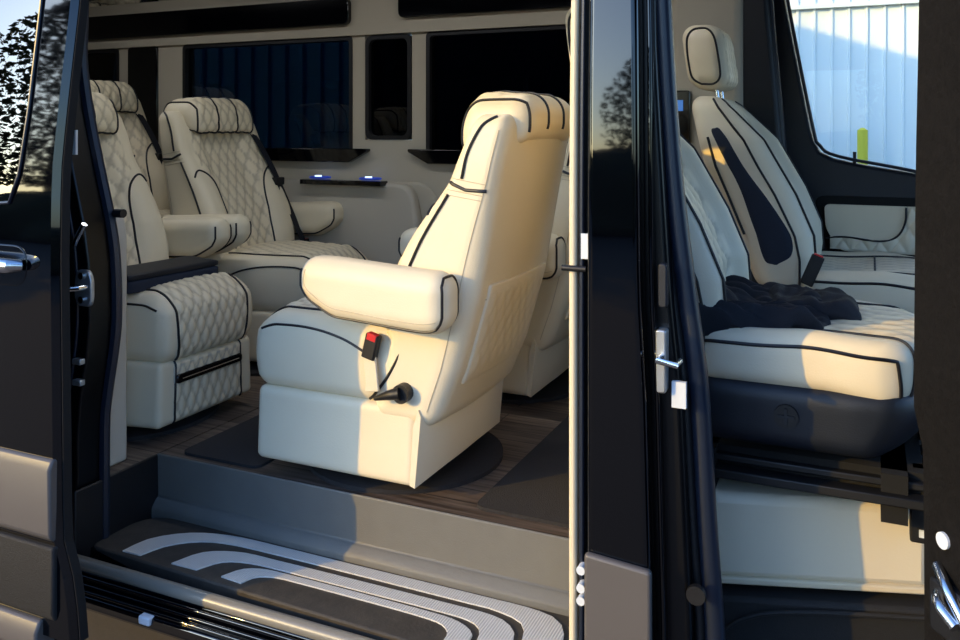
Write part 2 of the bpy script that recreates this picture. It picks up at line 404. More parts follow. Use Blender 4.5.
band([(-1.465,.066),(-1.44,.115),(-1.39,.138),(-1.3,.142),(-1.1,.143),(-.93,.142),(-.85,.136),(-.80,.11),(-.79,.08),(-.789,.04)],
     [(-1.40,.062),(-1.385,.10),(-1.34,.118),(-1.28,.121),(-1.1,.121),(-.95,.119),(-.88,.112),(-.85,.09),(-.843,.07),(-.842,.04)],'grip_band')
rk = MB(); rk.prism([(.07,.485),(.05,.485),(.045,.45),(.012,.445),(.008,.47),(-.028,.47),(-.03,.455),(-.075,.44),(-.08,.42),(-.06,.40),(.3,.38),(.3,.44),(.07,.44)],'x',-4.0,1.4)
rocker = rk.obj('rocker_panel','paint',van,bevel=.003)
t = MB(); t.cyl((-1.3,-.010,.478),.017,5.2,'x',24); t.obj('rocker_ridge','paint2',rocker,smooth=True) if 'paint2' in M else None
M['sillmetal'] = mat('satin sill strip', (120,116,106), .38, .0, coat=.3)
t.obj('sill_ridge','sillmetal',rocker,smooth=True)
t = MB()
for y,z in ((-.036,.462),(-.050,.452),(-.064,.446)): t.cyl((-1.3,y,z),.0045,5.2,'x',10)
t.cyl((-1.3,.028,.455),.005,5.2,'x',10)
t.obj('rocker_rib','paint',rocker,smooth=True)
MB().box(-1.585,-1.55,-.085,-.06,.425,.445).obj('sill_clip','white',rocker,bevel=.004)
# ---- centre pillar
def lerp(z, a): return np.interp(z, [.4,.64,1.09,1.28,1.75,2.45], a)
def loft(xa, xb, ya, yb, n=24, z0=.40, z1=2.45):
    m_ = MB(); V = []; zs = np.linspace(z0,z1,n+1)
    for z in zs:
        a, b = xa(z), xb(z); t_ = tumble(z)
        V += [(a,ya+t_,z),(b,ya+t_,z),(b,yb+t_,z),(a,yb+t_,z)]
    F = [(0,1,2,3),(4*n+3,4*n+2,4*n+1,4*n)]
    for i in range(n):
        for k in range(4): F.append((4*i+k,4*i+(k+1)%4,4*i+4+(k+1)%4,4*i+4+k))
    return m_.add(V,F)
pl = empty('centre_pillar',(0,0,0)); pl.parent = van
right = lambda z: lerp(z,[-.372,-.373,-.385,-.396,-.402,-.42])
o = loft(lambda z:-.501, right, -.004,.05).obj('pillar_skin','paint',pl,bevel=.012,seg=4)
loft(lambda z:-.532, lambda z: lerp(z,[-.31,-.31,-.33,-.35,-.38,-.40]), .048,.11).obj('pillar_jamb','jamb',pl,bevel=.008)
loft(lambda z:-.549, lambda z:-.533, .03,.10).obj('edge_trim','trimedge',pl,bevel=.006)
loft(lambda z:-.526, lambda z:-.517, .028,.05).obj('pillar_rib','rubber',pl,bevel=.003)
loft(lambda z:right(z)+.012, lambda z:right(z)+.020, .02,.05).obj('pillar_rib','paint',pl,bevel=.003)
loft(lambda z:-.55, lambda z:-.42, .105,.2, z0=.66).obj('pillar_lining','trim',pl,bevel=.02)
t = MB(); t.prism(rpoly([(-.502,.40),(-.371,.40),(-.372,.775),(-.502,.785)],[0,0,.01,.01]),'y',-.018,.0); t.obj('pillar_cladding','clad',pl,bevel=.008,seg=3)
sx = [(-.405,2.42),(-.388,2.1),(-.378,1.86),(-.366,1.65),(-.350,1.46),(-.328,1.28),(-.305,1.1),(-.29,.85),(-.274,.61),(-.27,.40)]
t = MB(); t.tube([(x,.10,z) for x,z in sx],.020,12,5); t.obj('front_door_seal','rubber',pl,smooth=True)
t = MB(); t.tube([(x-.026,.09,z) for x,z in sx],.010,10,5); t.obj('inner_door_seal','blk',pl,smooth=True)
sk_ = MB(); sk_.prism(rect(-.372,-.352,1.10,1.22,.006),'y',.02,.05); st = sk_.obj('striker_plate','steel',pl,bevel=.003)
t = MB(); t.tube([(-.36,.02,1.17),(-.36,-.012,1.17),(-.325,-.012,1.165),(-.325,.02,1.165)],.006,10); t.obj('striker_loop','chrome',st,smooth=True)
MB().box(-.345,-.318,.04,.05,1.07,1.12).obj('warning_label','white',pl)
MB().prism(rect(-.37,-.352,1.26,1.345,.008),'y',.03,.05).obj('door_switch','bluelab2' if 'bluelab2' in M else 'navy',pl,bevel=.003)
MB().box(-.521,-.502,.025,.03,1.345,1.395).obj('pillar_label','white',pl)
MB().cyl((-.535,.025,1.325),.006,.05,'x',12).obj('door_pin','blk',pl,smooth=True)
for z in (.70,.735,.675): MB().cyl((-.517,.02,z),.009,.02,'y',12).obj('hinge_bolt','white',pl,smooth=True)
MB().cyl((-.30,.045,.76-.04),.018,.012,'y',16).obj('grommet','blk',pl,smooth=True)
# ---- sliding door, slid back along the body
Yd = -.25
sd = empty('sliding_door',(0,0,0)); sd.parent = van
def dtum(z): return .10*max(0,(z-1.25))**1.6
def dsheet(front, back, y0, y1, z0, z1, n=26):
    V = []; zs = np.linspace(z0,z1,n+1)
    for z in zs:
        a, b = front(z)*(1.35+dtum(z))/1.35, back(z); t_ = dtum(z)
        V += [(a,y0+t_+.012,z),(a-.014,y0+t_,z),(b,y0+t_,z),(b,y1+t_,z),(a,y1+t_,z)]
    F = [(0,1,2,3,4),tuple(5*n+k for k in (4,3,2,1,0))]
    for i in range(n):
        for k in range(5): F.append((5*i+k,5*i+(k+1)%5,5*i+5+(k+1)%5,5*i+5+k))
    return MB().add(V,F)
fe = lambda z: float(np.interp(z,[.45,.58,.68,1.3,1.5,1.62,1.89,2.3],[-1.60,-1.614,-1.652,-1.662,-1.658,-1.642,-1.60,-1.55]))
dsheet(fe, lambda z:-3.05, Yd, Yd+.03, .46, 2.3).obj('door_skin','paint',sd,smooth=True)
e_ = MB(); V = []; zs = np.linspace(.46,2.3,27)
for z in zs:
    t_ = dtum(z); a = fe(z)*(1.35+t_)/1.35
    V += [(a+.003,Yd+t_+.014,z),(a-.006,Yd+t_+.014,z),(a-.006,Yd+t_+.036,z),(a+.003,Yd+t_+.036,z)]
F = [(0,1,2,3),(107,106,105,104)]
for i in range(26):
    for k in range(4): F.append((4*i+k,4*i+(k+1)%4,4*i+4+(k+1)%4,4*i+4+k))
e_.add(V,F).obj('edge_mask','matteblk',sd)  # added matte strip masking the seat's reflection on the door edge
g = MB(); V = []; n = 26; wz = np.linspace(1.40,2.2,n)
wf = lambda z: float(np.interp(z,[1.40,1.405,1.43,1.50,1.65,1.89,2.2],[-2.2,-1.86,-1.81,-1.775,-1.742,-1.703,-1.66]))
for z in wz:
    t_ = dtum(z); V += [(wf(z)*(1.35+t_)/1.35,Yd+t_-.003,z),(-2.9,Yd+t_-.003,z)]
g.add(V,[(2*i,2*i+1,2*i+3,2*i+2) for i in range(n-1)])
g.obj('door_window','tintdoor',sd,smooth=True)
t = MB(); t.tube([(wf(z)*(1.35+dtum(z))/1.35,Yd+dtum(z)-.003,z) for z in wz],.004,8); t.obj('window_gasket','rubber',sd,smooth=True)
t = MB(); t.prism([(Yd+.0,.675),(Yd-.014,.69),(Yd-.016,.84),(Yd-.006,.862),(Yd+.02,.862),(Yd+.02,.675)],'x',-3.05,-1.662); t.obj('door_cladding','clad',sd,bevel=.006)
t = MB(); t.prism([(Yd-.004,.50),(Yd-.012,.52),(Yd-.012,.668),(Yd+.02,.668),(Yd+.02,.5)],'x',-3.05,-1.655); t.obj('lower_cladding','plast',sd,bevel=.006)
t = MB(); t.prism([(Yd+.0,.41),(Yd-.02,.43),(Yd-.02,.47),(Yd-.008,.495),(Yd+.05,.495),(Yd+.05,.41)],'x',-3.05,-1.70); t.obj('bottom_strip','clad',sd,bevel=.006)
t = MB(); t.tube([(-1.66,Yd+.04,.50),(-1.66,Yd+.06,.455),(-1.70,Yd+.08,.44)],.02,10,4); t.prism(rpoly([(-1.72,.42),(-1.63,.46),(-1.655,.53),(-1.70,.52)],.01),'y',Yd+.03,Yd+.05); t.obj('lower_roller_bracket','paint',sd,bevel=.004)
dh = MB(); dh.prism(rect(-1.98,-1.752,1.24,1.335,.045,8),'y',Yd-.001,Yd+.01); dh = dh.obj('handle_recess','gloss',sd,bevel=.003)
t = MB(); t.tube([(-1.765,Yd-.006,1.29),(-1.775,Yd-.03,1.292),(-1.82,Yd-.038,1.293),(-1.95,Yd-.038,1.293),(-1.975,Yd-.006,1.29)],[.013,.017,.018,.018,.013]*1,14); h_ = t.obj('door_handle','chrome',sd,smooth=True)
# ---- front passenger door, ajar, seen from its rear edge
fd = empty('front_door',(.62,-.0,0),R(37)); fd.parent = van   # local -x runs along the door, outer face towards -y
ln = .617
def prof(z): return float(np.interp(z,[.45,1.05,1.17,1.22,1.3,1.55,1.9,2.3],[-ln+.015,-ln+.012,-ln+.01,-ln-.004,-ln-.004,-ln,-ln+.012,-ln+.03]))
n = 30; zs = np.linspace(.5,2.3,n+1); V = []
for z in zs:
    e = prof(z); ty = .10*max(0,z-1.3)**1.6*.5
    V += [(e,.115+ty*.3,z),(e-.004,.02,z),(e-.012,0,z),(0,0,z),(0,.115,z)]
F = [(0,1,2,3,4),tuple(5*n+k for k in (4,3,2,1,0))]
for i in range(n):
    for k in range(5): F.append((5*i+k,5*i+(k+1)%5,5*i+5+(k+1)%5,5*i+5+k))
MB().add(V,F).obj('door_shell','dusty',fd,smooth=True)
MB().cyl((-ln+.012,.075,1.053),.011,.012,'x',16).obj('screw_cap','white',fd,smooth=True)
t = MB(); t.tube([(-ln+.008,.085,1.015),(-ln-.006,.05,1.0),(-ln-.006,.02,.97)],.007,10,3); t.tube([(-ln+.008,.08,.985),(-ln-.012,.06,.98),(-ln-.012,.03,.965)],.008,10,3); t.obj('door_latch','chrome',fd,smooth=True); MB().box(-ln-.002,-ln+.02,.02,.09,.93,1.0).obj('latch_block','blk',fd,bevel=.004)
# ---- near interior trim panel behind the opening
t = MB(); t.prism(rpoly([(-2.9,.65),(-1.944,.65),(-1.944,1.30),(-1.96,1.37),(-2.9,1.37)],[0,0,.02,.03,0]),'y',.105,.222)
struct(t.obj('trim_5','trim',bevel=.008))

# ============================================================ SEATS
def back_profile(z):
    xf = Ip(z,[.15,.43,.606,.72,.818,.95,1.02],[-.0,-.055,-.115,-.18,-.235,-.288,-.31])
    xr = Ip(z,[.15,.22,.35,.535,.78,.955,1.02],[-.19,-.21,-.262,-.316,-.362,-.396,-.40])
    return xf, xr
def captain(name):
    root = empty(name)
    # swivel base
    t = MB(); t.cyl((.04,-.03,.006),.285,.012,'z',56); t.cyl((.08,0,.08),.13,.12,'z',32); t.obj('swivel_base','mat',root,smooth=True)
    # skirt
    def dsk(p):
        x = p[:,0]; y = p[:,1]; z = p[:,2]
        k = 1-.20*sm(.05,.36,x)*TAPER
        y = y*k*(1+.03*sm(.24,.04,z)); x = x-.02*sm(0,-.2,x)*(1-(y/.27)**2)
        z = z-.01*sm(.0,.3,x)*0
        return np.stack([x,y,z],1)
    def qsk(P,n):
        f_ = sm(.6,.95,n[:,0]); m_ = sm(.19,.175,np.abs(P[:,1]))*sm(.095,.08,np.abs(P[:,2]))
        return f_*m_*diamonds(P[:,1],P[:,2],.05,.09,.005)*QUILT
    sk = RB((.10,0,.142),(.25,.262,.100),.02,dsk,qsk); so_ = sk.build('seat_skirt','leather',root)
    t = MB()
    for s_ in (1,-1):
        t.tube(sk.path([(.25,s_*.185,-.1),(.25,s_*.185,.1)]),.0035,6)
    t.each('piping','piping',so_)
    # rear flap of the skirt
    fl = MB(); V=[]; ys = np.linspace(-.272,.272,21)
    for y in ys:
        b = .035*(1-(y/.272)**2); V += [(-.155-b,y,.045+.03*(1-(y/.272)**2)),(-.172-b,y,.215+.012*(y/.272)**2),(-.165-b,y,.232+.012*(y/.272)**2),(-.15-b,y,.20),(-.14-b,y,.05+.03*(1-(y/.272)**2))]
    n_=5; F=[]
    for i in range(20):
        for k in range(n_): F.append((n_*i+k,n_*i+(k+1)%n_,n_*i+n_+(k+1)%n_,n_*i+n_+k))
    F += [tuple(range(n_)),tuple(20*n_+k for k in range(n_))]
    fl.add(V,F).obj('skirt_flap','leather',root,smooth=True)
    # cushion
    def dcu(p):
        x, y, z = p[:,0].copy(), p[:,1].copy(), p[:,2].copy()
        k = 1-.20*sm(.05,.36,x)*TAPER
        top = sm(.33,.45,z)
        z += .014*top*(1-(np.clip(y,-.25,.25)/.25)**2)-.012*top*sm(0,-.2,x)
        z -= .03*sm(.28,.37,x)*top
        y = y*k*(1+.035*np.sin(np.clip((z-.235)/.2,0,1)*np.pi))
        x += .012*np.sin(np.clip((z-.235)/.2,0,1)*np.pi)*sm(.2,.36,x)
        return np.stack([x,y,z],1)
    def qcu(P,n):
        u = P[:,1]; v = np.where(n[:,0]>.5, P[:,2]-P[:,0], P[:,2]*0+.0)
        arc = P[:,0]-P[:,2]
        f_ = np.maximum(sm(.3,.8,n[:,2]),sm(.3,.8,n[:,0])); m_ = sm(.195,.18,np.abs(u))*sm(-.2,-.15,P[:,0])
        return f_*m_*diamonds(u,arc,.05,.09,.006)*QUILT
    cu = RB((.09,0,.34),(.27,.257,.107),.045,dcu,qcu); co = cu.build('seat_cushion','leather',root)
    t = MB()
    for s_ in (1,-1):
        t.tube(cu.path([(-.2,s_*.20,.107),(.27,s_*.20,.107),(.27,s_*.185,-.107)]),.004,8)
        t.tube(cu.path(curve2([(.24,s_*.257,.075),(.10,s_*.257,.078),(-.02,s_*.257,.06),(-.12,s_*.257,.02)])),.0035,8)
        t.tube(cu.path(curve2([(-.20,s_*.257,.10),(-.20,s_*.257,.05),(-.165,s_*.257,-.02),(-.10,s_*.257,-.10)])),.004,8)
    t.each('piping','piping',co)
    # backrest
    def dba(p):
        x, y, z = p[:,0], p[:,1], p[:,2]
        s_ = (x/.09+1)/2; xf, xr = back_profile(z)
        xf = xf-.035*sm(.16,.09,np.abs(y))*sm(1.0,.8,z)+.03*sm(.12,.2,np.abs(y))*sm(.85,.65,z)*sm(.40,.55,z)
        xr = xr-.016*(1-(y/.265)**2)
        k = 1-.05*sm(.85,1.0,z)+.02*np.sin(np.clip((z-.2)/.6,0,1)*np.pi)
        return np.stack([xr+(xf-xr)*s_, y*k, z+DZ*sm(.5,.95,z)],1)
    def qba(P,n):
        f_ = sm(.3,.8,n[:,0]); z = P[:,2]+.59; m_ = sm(Ip(z,[.4,.7,.78,1.0],[.125,.14,.21,.2]),Ip(z,[.4,.7,.78,1.0],[.11,.125,.195,.185]),np.abs(P[:,1]))*sm(.38,.42,z)
        return f_*m_*diamonds(P[:,1],P[:,2],.052,.085,.006)*QUILT
    ba = RB((0,0,.59),(.09,.265,.40),.045,dba,qba); bo = ba.build('backrest','leather',root)
    t = MB(); X=.09; Z0=.59
    for s_ in (1,-1):
        t.tube(ba.path(curve2([(X,s_*.265,.735-Z0),(X,s_*.22,.76-Z0),(X,s_*.16,.72-Z0),(X,s_*.135,.62-Z0),(X,s_*.125,.45-Z0)])),.004,8)
        t.tube(ba.path([(.05,s_*.265,.79-Z0),(.05,s_*.265,.46-Z0)]),.004,8)
        t.tube(ba.path(curve2([(.03,s_*.265,.83-Z0),(.04,s_*.265,.90-Z0),(.02,s_*.265,.96-Z0),(-.03,s_*.25,.40)])),.004,8)
        t.tube(ba.path([(.07,s_*.265,.82-Z0),(.0,s_*.265,.802-Z0),(-.07,s_*.265,.80-Z0)]),.0045,8)
    t.each('piping','piping',bo)
    t = MB()
    for dz in (-.012,.016,-.016-.008):
        for s_ in (1,-1): t.tube(ba.path([(.07,s_*.265,.815+dz-Z0),(-.06,s_*.265,.80+dz-Z0)],off=.0003),.0011,5)
    t.tube(ba.path([(-X,y,.50+.03*abs(y)/.26-Z0) for y in (-.2,0,.2)],off=.0005),.002,5)
    for s_ in (1,-1): t.tube(ba.path([(-.06,s_*.262,.95-Z0),(-.06,s_*.262,.24-Z0)],off=.0003),.0012,5)
    t.each('seam','stitch',bo)
    # pocket on the rear
    def dpk(p): return p
    pk = RB((-X-.002,0,-.16),(.006,.20,.13),.005,None,lambda P,n: sm(-.3,-.8,n[:,0])*diamonds(P[:,1],P[:,2],.05,.08,.003)*(.25 if THREAD_SHADE else 1)*sm(.19,.175,np.abs(P[:,1]))*sm(.12,.1,np.abs(P[:,2])))
    class _P: pass
    oldmp = pk.mp
    def mp2(P,off=0.):
        q_ = oldmp(P,off); q_ = q_+np.array([0,0,.59]); xf,xr = back_profile(q_[:,2]); xr = xr-.016*(1-(q_[:,1]/.265)**2)
        q_[:,0] = xr+(q_[:,0]+X); return q_
    pk.mp = mp2; pk.build('seat_pocket','leather',bo)
    # headrest
    def dhe(p):
        x, y, z = p[:,0].copy(), p[:,1].copy(), p[:,2].copy()
        z += DZ; z -= .022*sm(-.33,-.22,x)*sm(1.06+DZ,.98+DZ,z)+.022*sm(-.3,-.22,x); z -= .015*sm(.12,.2,np.abs(y))
        return np.stack([x,y,z],1)
    def qhe(P,n):
        f_ = np.maximum(sm(.2,.6,n[:,0]),sm(.6,.9,n[:,2])*sm(-.04,.02,P[:,0])); return f_*sm(.17,.15,np.abs(P[:,1]))*diamonds(P[:,1],P[:,2]-P[:,0],.05,.08,.004)*QUILT
    he = RB((-.335,0,.982),(.100,.20,.063),.055,dhe,qhe,.006); ho = he.build('headrest','leather',root)
    t = MB()
    for yy in (-.178,-.06,.06,.178):
        t.tube(he.path([(.1,yy,-.05),(.1,yy,.063),(-.1,yy,.063),(-.1,yy,-.03)]),.004,8)
    for s_ in (1,-1): t.tube(he.path([(.1,s_*.178,-.05),(.1,s_*.20,-.045),(.0,s_*.20,-.045)]),.003,8)
    t.tube(he.path([(.1,-.178,-.05),(.1,.178,-.05)]),.004,8)
    t.each('piping','piping',ho)
    root['tmp'] = 1
    return root
def armrest(root, s_):
    h = (.214,.056,.077)
    def d(p):
        x, y, z = p[:,0].copy(), p[:,1].copy(), p[:,2].copy()
        xc = x+.09
        z += .045*sm(.10,.23,xc)*sm(.03,-.07,z-.545)+.01*xc*0+.018*sm(-.2,.2,xc)
        z += .012*sm(-.12,-.23,xc)*sm(.03,-.07,z-.545)
        return np.stack([x,y,z],1)
    a = RB((-.078,s_*.325,.531),h,.048,d,None,.009); o = a.build('armrest','leather',root)
    t = MB()
    for k in (1,-1):
        y = k*h[1]*.93
        t.tube(a.path([(-h[0],y,.055),(-h[0],y,-.035),(-h[0]*.97,y,-.055),(-h[0]*.90,y,-h[2]*.96),(-h[0]*.80,y,-h[2]),(h[0]*.80,y,-h[2]),(h[0]*.90,y,-h[2]*.96),(h[0]*.97,y,-.055),(h[0],y,-.035),(h[0],y,.055)]),.0035,8)
    t.tube(a.path([(-h[0],-h[1]*.93,.055),(-h[0]*.97,-h[1]*.5,h[2]),(-h[0]*.97,h[1]*.5,h[2]),(-h[0],h[1]*.93,.055)]),.0035,8)
    t.each('piping','piping',o)
    t = MB(); t.tube(a.path(curve2([(-h[0]*.9,s_*h[1],-.045),(0,s_*h[1],-.045),(h[0]*.75,s_*h[1],-.035),(h[0]*.88,s_*h[1],.01),(h[0]*.86,s_*h[1],.05)]),off=.0002),.0011,5)
    t.each('seam','stitch',o)
    return o
def buckle(root, s_, x=-.02, y=.29, z=.40):
    b = MB(); b.box(-.019,.019,-.012,.012,-.033,.033)
    o = b.obj('belt_buckle','blk',root,bevel=.004); o.location = (x,s_*y,z); o.rotation_euler = (R(0),R(-14),0)
    MB().box(-.014,.014,-.008,.0125,.016,.0345).obj('release_button','red',o,bevel=.002)
    t = MB(); t.prism([(-.018,-.02),(.016,-.03),(-.012,-.12),(-.05,-.105)],'y',-.004,.004); t.obj('buckle_strap','leather',o,bevel=.003)
    return o
def lever(root, s_):
    t = MB(); t.cyl((-.125,s_*.279,.285),.024,.03,'y',24); o = t.obj('recline_lever','blk',root,smooth=True)
    t = MB(); t.tube([(-.125,s_*.297,.288),(-.10,s_*.302,.283),(-.055,s_*.30,.268)],[.016,.013,.006],12,4); t.obj('lever_grip','blk',o,smooth=True)
def belt(root, s_):
    t = MB(); pts = [(-.33,s_*.17,.99),(-.27,s_*.205,.93),(-.19,s_*.225,.80),(-.12,s_*.235,.66),(-.06,s_*.25,.52),(-.03,s_*.265,.44)]
    P = cr([Vector(p) for p in pts],6); V=[]; F=[]
    for p in P:
        for dy,dx in ((-.022,.0),(.022,-.006)):
            for e in (0,.003): V.append((p.x+dx+e+.006,p.y+dy,p.z))
    for i in range(len(P)-1):
        a=4*i; F += [(a,a+2,a+6,a+4),(a+1,a+5,a+7,a+3),(a,a+4,a+5,a+1),(a+2,a+3,a+7,a+6)]
    o = MB().add(V,F).obj('seat_belt','navyfab',root)
    MB().box(-.16,-.128,s_*.23-.03,s_*.23+.03,.70,.735).obj('belt_tongue','blk',o,bevel=.004)
QUILT = 1; TAPER = 1; DZ = .04
fwd = captain('captain_seat')           # tapered, forward facing
t = MB(); t.prism(rect(-.155,.155,.165,.225,.012),'x',.338,.3535); ph = t.obj('pull_handle','trim',fwd,bevel=.003)
t = MB(); t.prism(rect(-.15,.15,.167,.195,.012),'x',.345,.362); t.obj('grip_bar','gloss',ph,bevel=.004)
t = MB(); t.tube([(.3625,-.13,.181),(.3625,.13,.181)],.0025,6); t.obj('grip_line','chrome',ph)
TAPER = 0; DZ = 0
rev = captain('captain_seat')
def cap(o, x, y, rz, label, group=None):
    o.location = (x,y,FZ); o.rotation_euler = (0,0,rz); tag(o,label,'seat',group); return o
rev2 = copy_tree(rev)
GR = 'quilted cream captain seats in the cabin'
cap(rev,-1.2,.568,math.pi,'sunlit cream captain seat in the doorway seen from behind with black recline lever',GR)
armrest(rev,1); ar_ = armrest(rev,-1); ar_.location.x = .085; buckle(rev,1,-.035,.283,.395); lever(rev,1)
cap(rev2,-1.20,1.38,math.pi,'shaded rear-facing captain seat half hidden behind the sunlit seat',GR)
armrest(rev2,1)
f2 = copy_tree(fwd); f3 = copy_tree(fwd); f4 = None
cap(fwd,-2.30,.56,0,'forward-facing captain seat just inside the rear edge of the doorway with folded tray on it',GR)
armrest(fwd,1)
cap(f2,-2.31,1.335,0,'forward-facing captain seat by the far wall with navy belt over its shoulder',GR)
armrest(f2,1); armrest(f2,-1); belt(f2,1); buckle(f2,1,-.03,.285,.42)
cap(f3,-3.08,1.40,0,'rearmost captain seat beside the black pillar, mostly hidden',GR); f3.location.z = FZ+.10
tag(MB().box(-3.4,-2.78,1.1,1.72,FZ,FZ+.095).obj('plinth','blk',bevel=.01),'low black plinth carrying the rearmost seat','plinth')
belt(f3,1)

# ============================================================ CABIN FITTINGS
t = MB(); t.prism(rect(-2.26,-2.02,.0,.055,.008),'y',0,.44)
tt = empty('folding_tray',(0,0,0)); 
tray = RB((0,0,.022),(.075,.185,.020),.008,None,None,.012)
tb = tray.build('tray_leaf','navyfab',tt)
tb.data.materials.clear(); tb.data.materials.append(M['insert'])
tray2 = RB((.004,0,.052),(.070,.182,.009),.005,None,None,.012).build('tray_lid','gloss2' if 'gloss2' in M else 'navy',tt)
MB().box(-.03,.05,-.192,-.183,.015,.06).obj('tray_hinge','chrome',tt,bevel=.004)
tt.location = (-2.11,.51,FZ+.45); tt.rotation_euler = (0,R(3),R(-4))
tag(tt,'navy padded folding tray lying across the seat cushion just inside the doorway','tray')
# side console with shelf and lights on the far wall
cs = MB(); pz = rpoly([(-2.7,.66),(-1.70,.66),(-1.70,1.16),(-1.745,1.368),(-2.7,1.368)],[0,0,.10,.10,0],8)
con = cs.prism(pz,'y',1.735,1.755)
ce = empty('side_console'); tag(ce,'beige armrest console on the far wall with black shelf strip and two lights','console')
con.obj('back_panel','wallc',ce,bevel=.01)
MB().prism(rpoly([(-2.7,.66),(-1.79,.66),(-1.79,1.18),(-1.83,1.366),(-2.7,1.366)],[0,0,.12,.08,0],8),'y',1.68,1.74).obj('console_body','trim',ce,bevel=.02,seg=4)
MB().box(-2.385,-1.955,1.635,1.70,1.352,1.374).obj('shelf_strip','gloss',ce,bevel=.003)
for x in (-2.31,-2.04):
    t = MB(); t.tube([(x+.05*math.cos(a),1.69+.035*math.sin(a),1.382) for a in [k*math.pi/12 for k in range(24)]],.005,8,0,True); o = t.obj('cup_ring','ledblue',ce,smooth=True)
    MB().cyl((x,1.675,1.386),.016,.012,'z',16).obj('light','led',o,smooth=True)
tag(MB().prism(rect(-1.84,-1.56,.32,.95,.03),'z',FZ,FZ+.008).obj('floor_mat','mat'),'dark carpet mat under the sunlit seat by the rear end of the step','floor mat','carpet mats')
tag(MB().prism(rect(-.905,-.545,.345,1.25,.035),'z',FZ,FZ+.009).obj('floor_mat','mat'),'dark carpet mat behind the centre pillar, front of the sunlit seat','floor mat','carpet mats')

# ============================================================ CAB
# driver side door, closed
dd = MB(); Yc = 1.75
dd.prism([(-.40,.55),(1.5,.55),(1.5,1.20),(.60,1.33),(.174,1.444),(-.02,1.475),(-.12,1.497),(-.165,1.52),(-.187,1.56),(-.2,1.61),(-.287,2.08),(-.33,2.44),(-.40,2.44)],'y',Yc-.03,Yc+.08)
d1 = dd.obj('door_1','navy',bevel=.012); struct(d1)
MB().box(-.5,1.5,Yc-.02,Yc+.08,2.2,2.5).obj('window_header','navy',d1)
struct(MB().prism([(-.41,2.44),(-.47,2.44),(-.455,1.6),(-.40,.9),(-.37,.66),(-.25,.66),(-.28,1.5),(-.335,2.1),(-.345,2.44)],'y',Yc-.12,Yc-.03).obj('trim_6','navy',bevel=.02,seg=3))
t = MB(); t.tube([(-.345,Yc-.09,2.4),(-.325,Yc-.09,2.0),(-.29,Yc-.09,1.6),(-.27,Yc-.09,1.3)],.012,8,4); t.obj('door_seal','rubber',d1,smooth=True)
t = MB(); t.tube([(-.318,Yc-.035,2.4),(-.275,Yc-.035,2.08),(-.19,Yc-.035,1.62),(-.165,Yc-.035,1.545),(-.10,Yc-.035,1.505),(.174,Yc-.035,1.45),(.6,Yc-.035,1.34)],.006,8,4); t.obj('window_gasket','rubber',d1,smooth=True)
MB().cyl((-.05,Yc-.03,1.50),.006,.045,'z',10).obj('lock_knob','blk',d1,smooth=True)
MB().prism([(-.34,1.3),(1.2,1.1),(1.2,2.35),(-.34,2.35)],'y',Yc+.03,Yc+.035).obj('window_pane','clear',d1)
card = rpoly([(-.15,1.335),(.16,1.335),(.21,1.23),(.30,1.17),(-.10,1.17),(-.145,1.25)],[.02,.02,.02,.02,.03,.02])
MB().prism(rpoly([(-.19,1.365),(.26,1.365),(.34,1.13),(-.13,1.13)],[.05,.05,.03,.04]),'y',Yc-.04,Yc-.028).obj('card_recess','matteblk',d1,bevel=.005)
MB().prism(card,'y',Yc-.052,Yc-.035).obj('armrest_card','leather2',d1,bevel=.006)
# quilted strip and piping on the card
V=[];F=[];nx,nz=90,24
for i in range(nx+1):
    for j in range(nz+1):
        x=-.13+.37*i/nx; zt=float(np.interp(x,[-.13,.04,.09,.115,.13,.3],[1.222,1.215,1.235,1.29,1.33,1.33])); zt=min(zt,1.33-max(0,x-.15)*1.9)
        z=1.178+(zt-1.178)*j/nz; V.append((x,Yc-.054-float(diamonds(np.array(x),np.array(z),.06,.09,.006)),z))
for i in range(nx):
    for j in range(nz): a=i*(nz+1)+j; F.append((a,a+nz+1,a+nz+2,a+1))
mesh('quilted_insert',V,F,'leather2',d1)
t = MB(); t.tube([(-.145,Yc-.060,1.215),(-.08,Yc-.061,1.222),(.03,Yc-.061,1.212),(.085,Yc-.061,1.232),(.11,Yc-.061,1.28),(.113,Yc-.060,1.333)],.0035,8,5); t.obj('piping','piping',d1,smooth=True)
# cross rail above the cab partition and display behind the driver
struct(MB().box(-1.0,-.36,1.56,1.75,2.20,2.26).obj('trim_7','wallc',bevel=.01))
struct(MB().box(-.68,-.42,1.60,1.75,.65,2.44).obj('wall_front','wallc',bevel=.03))
ds = MB(); ds.prism(rect(-.80,-.60,1.55,1.745,.01),'y',1.57,1.75)
dso = ds.obj('wall_display','gloss',bevel=.004); tag(dso,'black wall box with small blue lit display behind the far front seat','display panel')
MB().box(-.70,-.625,1.564,1.571,1.67,1.71).obj('screen','screen',dso)
for k in range(3): MB().box(-.78+.05*k,-.745+.05*k,1.562,1.571,1.58,1.592).obj('button','steel',dso)

